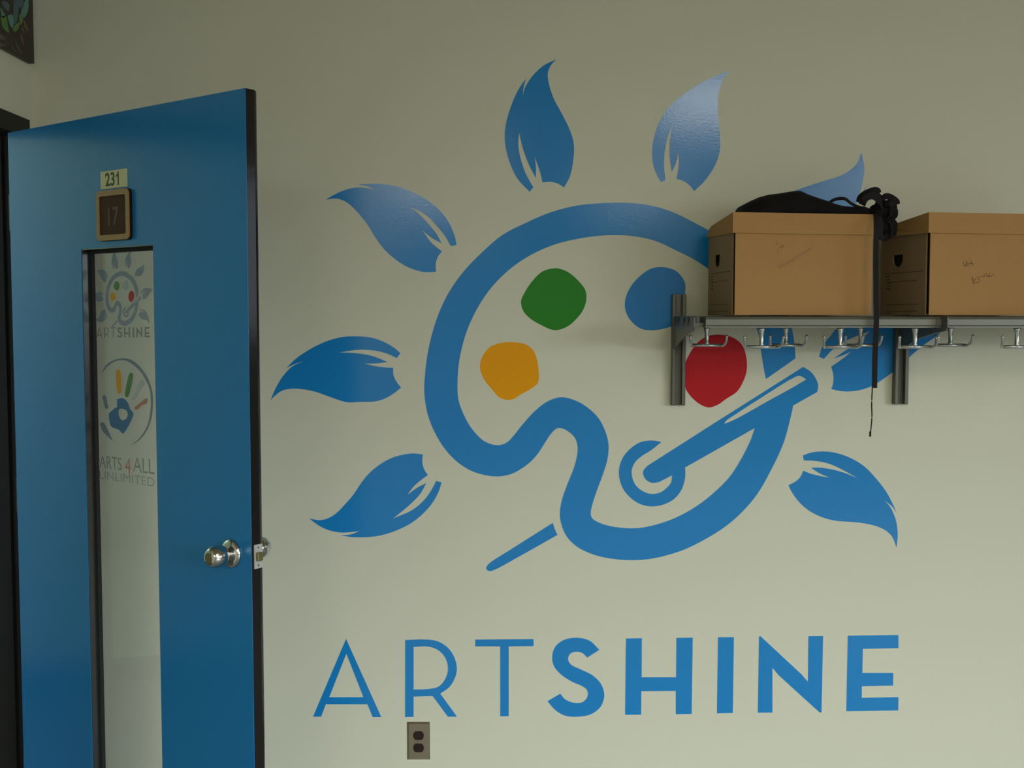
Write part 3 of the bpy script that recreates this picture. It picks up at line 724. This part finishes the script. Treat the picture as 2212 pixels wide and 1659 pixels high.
for zc in (0.0185, -0.0205):
    # round socket face cut flat at top and bottom
    pts = []
    for k in range(40):
        a = k * 2 * math.pi / 40
        pts.append((0.0168 * math.cos(a), max(-0.0138, min(0.0138, 0.0168 * math.sin(a)))))
    me = flat_mesh([pts], 0.002)
    me.transform(frame3((0, -0.0058, zc), (1, 0, 0), (0, 0, 1)))
    s = link_mesh('socket', me, M_brown, o)
    bm = bmesh.new()
    bx(bm, -0.0065, -0.0050, -0.0082, -0.0078, zc - 0.001, zc + 0.007)
    bx(bm, 0.0050, 0.0065, -0.0082, -0.0078, zc, zc + 0.006)
    bx(bm, -0.002, 0.002, -0.0082, -0.0078, zc - 0.010, zc - 0.006)
    obj('slot', bm, M_dark, s)
bm = bmesh.new()
lathe(bm, [(0, 0), (0.0028, 0), (0.0024, 0.0012), (0, 0.0016)], 12)
bm.transform(Matrix.Translation((0.001, -0.006, -0.001)) @ Matrix.Rotation(math.pi / 2, 4, 'X'))
obj('screw', bm, M_chrome, o)

# ------------------------------------------------------------------ painting on the left wall
p = thing('painting', (XL, 3.16, 2.31), 'dark unframed canvas painting of pointed green leaves on the left wall', 'painting')
box('canvas', M_canvas, p, (XL, XL + 0.0185, 2.62, 3.3745, 2.309, 2.92), 0.002, world=True)
FR_P = frame3((XL + 0.0184, 0, 0), (0, 1, 0), (0, 0, 1))
PM = {k: mat('paint_' + k, c, 0.55, var=0.3, vscale=40) for k, c in (
    ('teal', (0.10, 0.26, 0.21)), ('green', (0.10, 0.22, 0.05)), ('slate', (0.07, 0.12, 0.14)), ('ochre', (0.15, 0.085, 0.045)),
    ('olive', (0.07, 0.062, 0.035)), ('mauve', (0.10, 0.085, 0.08)))}
for k in PM:
    for c in SHAPES['leaf_' + k]:
        cc = [(q[0], min(q[1], 2.9)) for q in c]
        o = flat('painted_leaf', [cc], PM[k], p, FR_P, 0.0008, world=True, n=4)
        tag(o, k + ' painted leaf')

# ------------------------------------------------------------------ coat rack with shelf
XS = 0.488
rack = thing('coat_rack', (1.2, YB, 1.3), 'grey metal wall rack with a shelf and double coat hooks on the back wall', 'coat rack')
YFR = 3.045                                  # front of the shelf rail
ZT, ZB = 1.5585, 1.5300


def standard(xc, z0, z1):
    bm = bmesh.new()
    w = 0.0205
    bx(bm, xc - w, xc + w, YB - 0.006, YB, z0, z1)
    for a, b in ((-w, -w + 0.011), (w - 0.011, w)):
        bx(bm, xc + a, xc + b, YB - 0.026, YB - 0.006, z0, z1, 0.0015, 1)
    return obj('upright', bm, M_alu, rack, world=True)


standard(0.5035, 1.2905, 1.6265)
standard(1.1780, 1.2935, 1.6300)


def bracket(x0, slots):
    # side plate with the pocket for each shelf bar, and a gusset down to the upright, drawn in (y, z)
    out = [(YB - 0.02, 1.5605), (3.015, 1.5605), (3.005, 1.556), (3.005, 1.530), (3.02, 1.519), (3.10, 1.512), (3.22, 1.495), (3.32, 1.47), (YB - 0.02, 1.46)]
    holes = [[(a, 1.5325), (b, 1.5325), (b, 1.557), (a, 1.557)] for a, b in slots]
    me = flat_mesh([out] + holes, 0.004)
    me.transform(frame3((x0, 0, 0), (0, 1, 0), (0, 0, 1)))
    o = link_mesh('bracket_arm', me, M_alu, rack, world=True)
    return o


SL = [(3.077, 3.115), (3.157, 3.197), (3.262, 3.303), (3.335, 3.372)]
bracket(XS, SL)
bracket(1.168, SL)
for a, b in SL:
    bm = bmesh.new()
    bx(bm, XS + 0.0045, XS + 0.009, a - 0.003, b + 0.003, 1.5300, 1.5590)
    obj('slot_shade', bm, M_dark, rack, world=True)  # black insert painting the shade inside each bracket slot
XE = 2.4
for i, (a, b) in enumerate(SL[1:]):
    bm = bmesh.new()
    bx(bm, 0.535, XE, a, b, 1.5330, 1.5600, 0.003, 2)
    obj('shelf_bar', bm, M_alu_rail, rack, world=True)


for a, b in SL:
    bm = bmesh.new()
    bx(bm, XS + 0.003, 0.536, a + 0.004, b - 0.004, 1.5310, 1.5420, 0.001, 1)
    obj('shelf_lug', bm, M_alu_rail, rack, world=True)


def rail(x0, x1, y0):
    # front rail: rounded extrusion with a lower lip, profile in (y, z)
    prof = [(y0 + 0.060, ZT), (y0 + 0.010, ZT), (y0 + 0.004, ZT - 0.002), (y0, ZT - 0.008), (y0, ZB + 0.005), (y0 + 0.004, ZB + 0.002), (y0 + 0.004, ZB - 0.002), (y0 + 0.012, ZB - 0.002), (y0 + 0.060, ZB)]
    me = flat_mesh([prof], x1 - x0)
    me.transform(frame3((x0, 0, 0), (0, 1, 0), (0, 0, 1)))
    return link_mesh('front_rail', me, M_alu_rail, rack, world=True)


rail(0.527, 1.1525, YFR)
rail(1.1535, XE, YFR)


def hook_bm(x, y):
    bm = bmesh.new()
    lathe(bm, [(0, 0), (0.011, 0), (0.0085, -0.008), (0.0062, -0.018), (0.0060, -0.046), (0.0085, -0.052), (0, -0.052)], 14)
    bm.transform(Matrix.Translation((x, y, ZB - 0.001)))
    z = ZB - 0.055
    tube(bm, [(x - 0.043, y, z), (x + 0.043, y, z)], 0.0050, 8)
    for s in (-1, 1):
        xx = x + s * 0.040
        pts = [(xx, y, z), (xx + s * .006, y - 0.008, z - 0.001), (xx + s * .010, y - 0.020, z + 0.005), (xx + s * .012, y - 0.027, z + 0.016), (xx + s * .013, y - 0.030, z + 0.027)]
        tube(bm, curve3(pts, 3), 0.0045, 8, 0.0032)
        t = bmesh.new()
        bmesh.ops.create_uvsphere(t, u_segments=10, v_segments=6, radius=0.0047)
        t.transform(Matrix.Translation(Vector(pts[-1])))
        tm = bpy.data.meshes.new('t'); t.to_mesh(tm); t.free(); bm.from_mesh(tm)
    return bm


for x in (0.688, 0.905, 1.111, 1.392):
    obj('coat_hook', hook_bm(x, 3.085), M_hook, rack, True, world=True)
for x in (0.572, 0.804, 1.023, 1.287):
    obj('coat_hook', hook_bm(x, 3.285), M_hook, rack, True, world=True)

# ------------------------------------------------------------------ cardboard file boxes


def file_box(loc, yaw, label, sag, back_drop):
    """local x along the long front, y towards the wall, z up; origin at the front left bottom corner"""
    t = thing('file_box', loc, label, 'box', yaw, 'cardboard file boxes on the rack shelf')
    Wd, D, Hb = 0.3885, 0.283, 0.252
    # body: front, back, bottom, right side
    bm = bmesh.new()
    bx(bm, 0.0045, Wd, 0, 0.004, 0, Hb, 0.001, 1)
    obj('front_panel', bm, M_card, t)
    bm = bmesh.new()
    bx(bm, 0.006, Wd - 0.004, D - 0.004, D, 0, Hb)
    bx(bm, 0.006, Wd - 0.004, 0.004, D - 0.004, 0, 0.004)
    bx(bm, Wd - 0.004, Wd, 0.004, D, 0, Hb)
    obj('body', bm, M_cardshade, t)
    # black sheet standing in for the shade in the slit and hand hole
    bm = bmesh.new()
    bx(bm, 0.012, 0.014, 0.0045, D - 0.005, 0.004, Hb)
    obj('interior_shade', bm, M_dark, t)
    # left end with the hand hole, drawn in (y, z)
    hz = 0.150
    hole = [(0.150, hz + 0.024), (0.150, hz + 0.004), (0.162, hz - 0.008), (0.180, hz - 0.012), (0.200, hz - 0.006), (0.210, hz + 0.006), (0.210, hz + 0.024)]
    me = flat_mesh([[(0.016, 0), (D, 0), (D, Hb), (0.016, Hb)], hole], 0.004)
    me.transform(frame3((0.001, 0, 0), (0, 1, 0), (0, 0, 1)))
    tag(link_mesh('end_panel', me, M_cardshade, t), 'end panel with a hand hole and printed lines')
    # printed form lines on the end
    bm = bmesh.new()
    for a, b, z in ((0.03, 0.26, 0.121), (0.06, 0.23, 0.096), (0.05, 0.25, 0.030), (0.06, 0.25, 0.010)):
        bx(bm, 0.0004, 0.0010, a, b, z, z + 0.0016)
    for k in range(5):
        z = 0.112 - k * 0.009
        bx(bm, 0.0004, 0.0010, 0.225, 0.250 - 0.003 * (k % 2), z, z + 0.003)
    obj('printed_lines', bm, M_print, t)
    # lid: the back corners have slumped
    LT, LH = 0.279, 0.056
    x0, x1, y0, y1 = -0.004, Wd + 0.003, -0.005, D + 0.004
    bm = bmesh.new()
    lo, hi = LT - LH, LT
    vs = [bm.verts.new(v) for v in ((x0, y0, lo), (x1, y0, lo - sag), (x1, y1, lo + 0.004), (x0, y1, lo + 0.008),
                                    (x0, y0, hi), (x1, y0, hi - sag), (x1, y1, hi - back_drop), (x0 + 0.004, y1, hi - back_drop),
                                    (x0, y1 - 0.05, hi - back_drop * 0.66), (x1, y1 - 0.05, hi - back_drop * 0.55))]
    bm.faces.new((vs[0], vs[1], vs[5], vs[4]))
    bm.faces.new((vs[1], vs[2], vs[6], vs[9], vs[5]))
    bm.faces.new((vs[2], vs[3], vs[7], vs[6]))
    bm.faces.new((vs[3], vs[0], vs[4], vs[8], vs[7]))
    bm.faces.new((vs[4], vs[5], vs[9], vs[8]))
    bm.faces.new((vs[8], vs[9], vs[6], vs[7]))
    me = bpy.data.meshes.new('lid')
    bmesh.ops.recalc_face_normals(bm, faces=bm.faces)
    bm.to_mesh(me); bm.free()
    o = link_mesh('lid', me, M_card, t)
    sol = o.modifiers.new('wall', 'SOLIDIFY')
    sol.thickness = 0.003
    sol.offset = -1
    return t


def pen(name, strokes, w, m, parent, dy):
    """pen marks on a box front: strokes (x, z) as raised hairlines in world coordinates"""
    bm = bmesh.new()
    for s in strokes:
        pts = smooth_path(s, 4, closed=False)
        for (xa, za), (xb, zb) in zip(pts[:-1], pts[1:]):
            d = Vector((xb - xa, zb - za))
            if d.length < 1e-6:
                continue
            n = Vector((-d.y, d.x)).normalized() * w / 2
            e = d.normalized() * w * 0.3
            q = [(xa - e.x + n.x, za - e.y + n.y), (xb + e.x + n.x, zb + e.y + n.y), (xb + e.x - n.x, zb + e.y - n.y), (xa - e.x - n.x, za - e.y - n.y)]
            f = [bm.verts.new((x, dy(x), z)) for x, z in q]
            bm.faces.new(f)
    return obj(name, bm, m, parent, world=True)


B1W, B2W = math.radians(4), math.radians(7.5)
b1 = file_box((0.6035, 3.062, 1.5625), B1W, 'cardboard file box under the black bag', 0.0040, 0.028)
b2 = file_box((1.1350, 3.062, 1.5625), B2W, 'cardboard file box with a bare lid, beside the hanging black strap', 0.002, 0.028)
pen('handwriting', SHAPES['ink_a'], 0.0011, M_ink, b1, lambda x: 3.062 + (x - 0.6035) * math.tan(B1W) - 0.0006)
for strokes in (SHAPES['ink_b'][:4], SHAPES['ink_b'][4:]):
    pen('handwriting', strokes, 0.0016, M_ink, b2, lambda x: 3.062 + (x - 1.1350) * math.tan(B2W) - 0.0006)
me = text_mesh('Watercolour', 1.0, 0.0002)
xs = [v.co.x for v in me.vertices]; zs = [v.co.y for v in me.vertices]
sx, sz = 0.112 / (max(xs) - min(xs)), 0.0115 / (max(zs) - min(zs))
me.transform(Matrix.Diagonal((sx, sz, 1, 1)) @ Matrix.Translation((-min(xs), -min(zs), 0)))
a = math.radians(31.5)
me.transform(frame3((0.1275, -0.0004, 0.1235), (math.cos(a), 0, math.sin(a)), (-math.sin(a), 0, math.cos(a))))
link_mesh('handwriting', me, mat('faint_pencil', (0.29, 0.165, 0.068), 0.8), b1)

# ------------------------------------------------------------------ black drawstring bag on the first box
ZL = 1.8415
bag = thing('black_bag', (0.80, 3.20, ZL), 'black fabric bag slumped on a file box, its strap hanging down', 'bag')
# body: sections across x with the height of the slumped cloth
prof = [(0.642, 0.022), (0.648, 0.034), (0.668, 0.045), (0.69, 0.055), (0.72, 0.064), (0.75, 0.068), (0.785, 0.073), (0.81, 0.0745), (0.83, 0.068), (0.85, 0.0595), (0.88, 0.047),
        (0.905, 0.039), (0.93, 0.034), (0.955, 0.030), (0.98, 0.031), (1.003, 0.027)]
bm = bmesh.new()
rings = []
NS = 18
for i, (x, h) in enumerate(prof):
    yc = 3.195 + 0.008 * math.sin(i * 1.7)
    hd = 0.110 * (0.75 + 0.25 * math.sin(math.pi * min(1, (i + 1) / 9)))
    if i in (0, len(prof) - 1):
        hd *= 0.8
    r = []
    for k in range(NS):
        a = 2 * math.pi * k / NS
        ca, sa = math.cos(a), math.sin(a)
        y = yc + hd * math.copysign(abs(ca) ** 0.75, ca)
        if sa >= 0:
            z = ZL - 0.018 + (h + 0.014) * sa ** (0.8 if i < 8 else 0.6)
            z += 0.003 * math.sin(7 * a + i * 1.3) * (1 - sa)
        else:
            z = ZL - 0.018 + 0.002 * sa
        z = max(z, ZL + 0.0005 - 0.066 * max(0, y - 3.08) )
        r.append(bm.verts.new((x, y, z)))
    rings.append(r)
for a, b in zip(rings[:-1], rings[1:]):
    for k in range(NS):
        bm.faces.new((a[k], a[(k + 1) % NS], b[(k + 1) % NS], b[k]))
bm.faces.new(rings[0]); bm.faces.new(rings[-1])
tag(obj('bag_body', bm, M_fabric, bag, True, world=True), 'slumped black fabric body')


def PX(px, py, y):
    """point at depth y seen at the photo's pixel; used for the straps' bends"""
    f = 2416.0
    v = (829.5 - py) / f
    dx, dy, dz = (px - 1106) / f, math.cos(PITCH) + v * math.sin(PITCH), -math.sin(PITCH) + v * math.cos(PITCH)
    return (dx * y / dy, y, 1.55 + dz * y / dy)


# looped strap over the lid
bm = bmesh.new()
ribbon(bm, curve3([PX(1780, 448, 3.15), PX(1797, 434, 3.14), PX(1812, 429, 3.13), PX(1826, 430, 3.12), PX(1838, 439, 3.12), PX(1852, 446, 3.13), PX(1866, 450, 3.14)], 5), (0, 0.5, 1), 0.009, 0.0025)
obj('strap', bm, M_web, bag, world=True)
# crumpled neck of the bag hanging over the corner of the box
bm = bmesh.new()
bmesh.ops.create_icosphere(bm, subdivisions=4, radius=1.0)
nodes = [(1896, 448, 22, 22), (1905, 470, 20, 22), (1899, 492, 17, 24), (1905, 510, 17, 14), (1918, 452, 15, 18), (1885, 452, 16, 12)]
obj_pts = []
c0 = Vector(PX(1902, 470, 3.13))
k = 3.13 / 2416
for v in bm.verts:
    d = v.co.normalized()
    best = 0
    for (px, py, rx, ry) in nodes:
        c = Vector(PX(px, py, 3.13)) - c0
        # support-like blend of the node ellipsoids
        s = c.dot(d) + math.sqrt((rx * k * d.x) ** 2 + (18 * k * d.y) ** 2 + (ry * k * d.z) ** 2)
        best = max(best, s)
    w = 1 + 0.10 * math.sin(9 * d.x + 4 * d.z) * math.cos(8 * d.z + 3 * d.y)
    v.co = c0 + Vector((0.009, 0, 0)) + d * best * 0.86 * w
obj('bag_neck', bm, M_fabric, bag, True, world=True)
# loops of webbing round the neck
loops = [
    ([(1856, 437, 3.12), (1858, 428, 3.11), (1867, 419, 3.10), (1882, 412, 3.095), (1893, 411, 3.10), (1899, 418, 3.11), (1900, 430, 3.12), (1904, 444, 3.13)], (0.35, 0.6, -0.9), 0.017),
    ([(1862, 442, 3.10), (1866, 432, 3.09), (1876, 424, 3.085), (1890, 424, 3.085), (1900, 434, 3.09), (1906, 450, 3.10)], (0.4, 0.3, -1.0), 0.020),
    ([(1904, 430, 3.11), (1909, 426, 3.10), (1917, 424, 3.095), (1927, 428, 3.09), (1937, 437, 3.09), (1931, 448, 3.10), (1925, 462, 3.12)], (-0.5, 0.5, -0.9), 0.017),
    ([(1912, 440, 3.10), (1922, 438, 3.09), (1930, 444, 3.09), (1929, 458, 3.09), (1920, 470, 3.10), (1910, 480, 3.11)], (-0.6, 0.3, -0.7), 0.018),
    ([(1912, 476, 3.10), (1921, 480, 3.09), (1926, 492, 3.09), (1926, 506, 3.09), (1920, 516, 3.10), (1908, 517, 3.11)], (0.8, 0.6, 0.0), 0.007),
    ([(1900, 468, 3.085), (1903, 490, 3.078), (1902, 506, 3.08), (1910, 517, 3.09), (1916, 508, 3.10), (1914, 492, 3.11)], (1, 0.3, 0.2), 0.014),
]
for pts, side, w in loops:
    bm = bmesh.new()
    ribbon(bm, curve3([PX(*q) for q in pts], 5), side, w, 0.003)
    obj('strap', bm, M_web, bag, world=True)
# the long strap down the front of the shelf, and the cord below it
YS = 3.022
bm = bmesh.new()
ribbon(bm, curve3([PX(1892, 462, 3.075), PX(1893, 476, 3.045), PX(1893, 500, 3.026), PX(1892, 560, YS), PX(1892.5, 640, YS), PX(1893, 700, YS), PX(1890, 770, YS), PX(1889, 838, YS)], 6), (1, 0, 0), 0.0142, 0.002)
tag(obj('hanging_strap', bm, M_web, bag, world=True), 'long flat strap hanging in front of the rack')
bm = bmesh.new()
tube(bm, curve3([PX(1884.5, 834, YS + 0.004), PX(1883, 870, YS + 0.004), PX(1883.5, 900, YS + 0.004), PX(1882, 920, YS + 0.004), PX(1880, 938, YS + 0.004)], 5), 0.0016, 6)
tube(bm, [PX(1880, 932, YS + 0.004), PX(1879.5, 943, YS + 0.004)], 0.0027, 6)
tag(obj('cord', bm, M_web, bag, world=True), 'thin black cord end below the strap')

# ------------------------------------------------------------------ ceiling lights (they light the room; out of the frame)
M_diff = emit_mat('lit_diffuser', (1.0, 0.985, 0.89), LAMP)
for x, y, lab in ((1.36, -0.55, 'lit ceiling light panel nearest the sun logo wall'),
                  (-0.75, -3.05, 'lit ceiling light panel in the second row, beside the doorway wall'),
                  (3.60, -3.05, 'lit ceiling light panel in the second row, nearest the window wall'),
                  (-0.85, -5.6, 'lit ceiling light panel in the last row, beside the doorway wall'),
                  (1.36, -5.6, 'lit ceiling light panel in the middle of the last row'),
                  (3.60, -5.6, 'lit ceiling light panel in the last row, nearest the window wall')):
    sx, sy = 0.85, 1.6
    t = thing('ceiling_light', (x, y, ZC), lab, 'ceiling light', group='ceiling light panels')
    bm = bmesh.new()
    bx(bm, -sx / 2 - .03, sx / 2 + .03, -sy / 2 - .03, sy / 2 + .03, -0.04, 0)
    obj('housing', bm, M_winframe, t)
    bm = bmesh.new()
    bx(bm, -sx / 2, sx / 2, -sy / 2, sy / 2, -0.045, -0.0401)
    obj('diffuser', bm, M_diff, t)
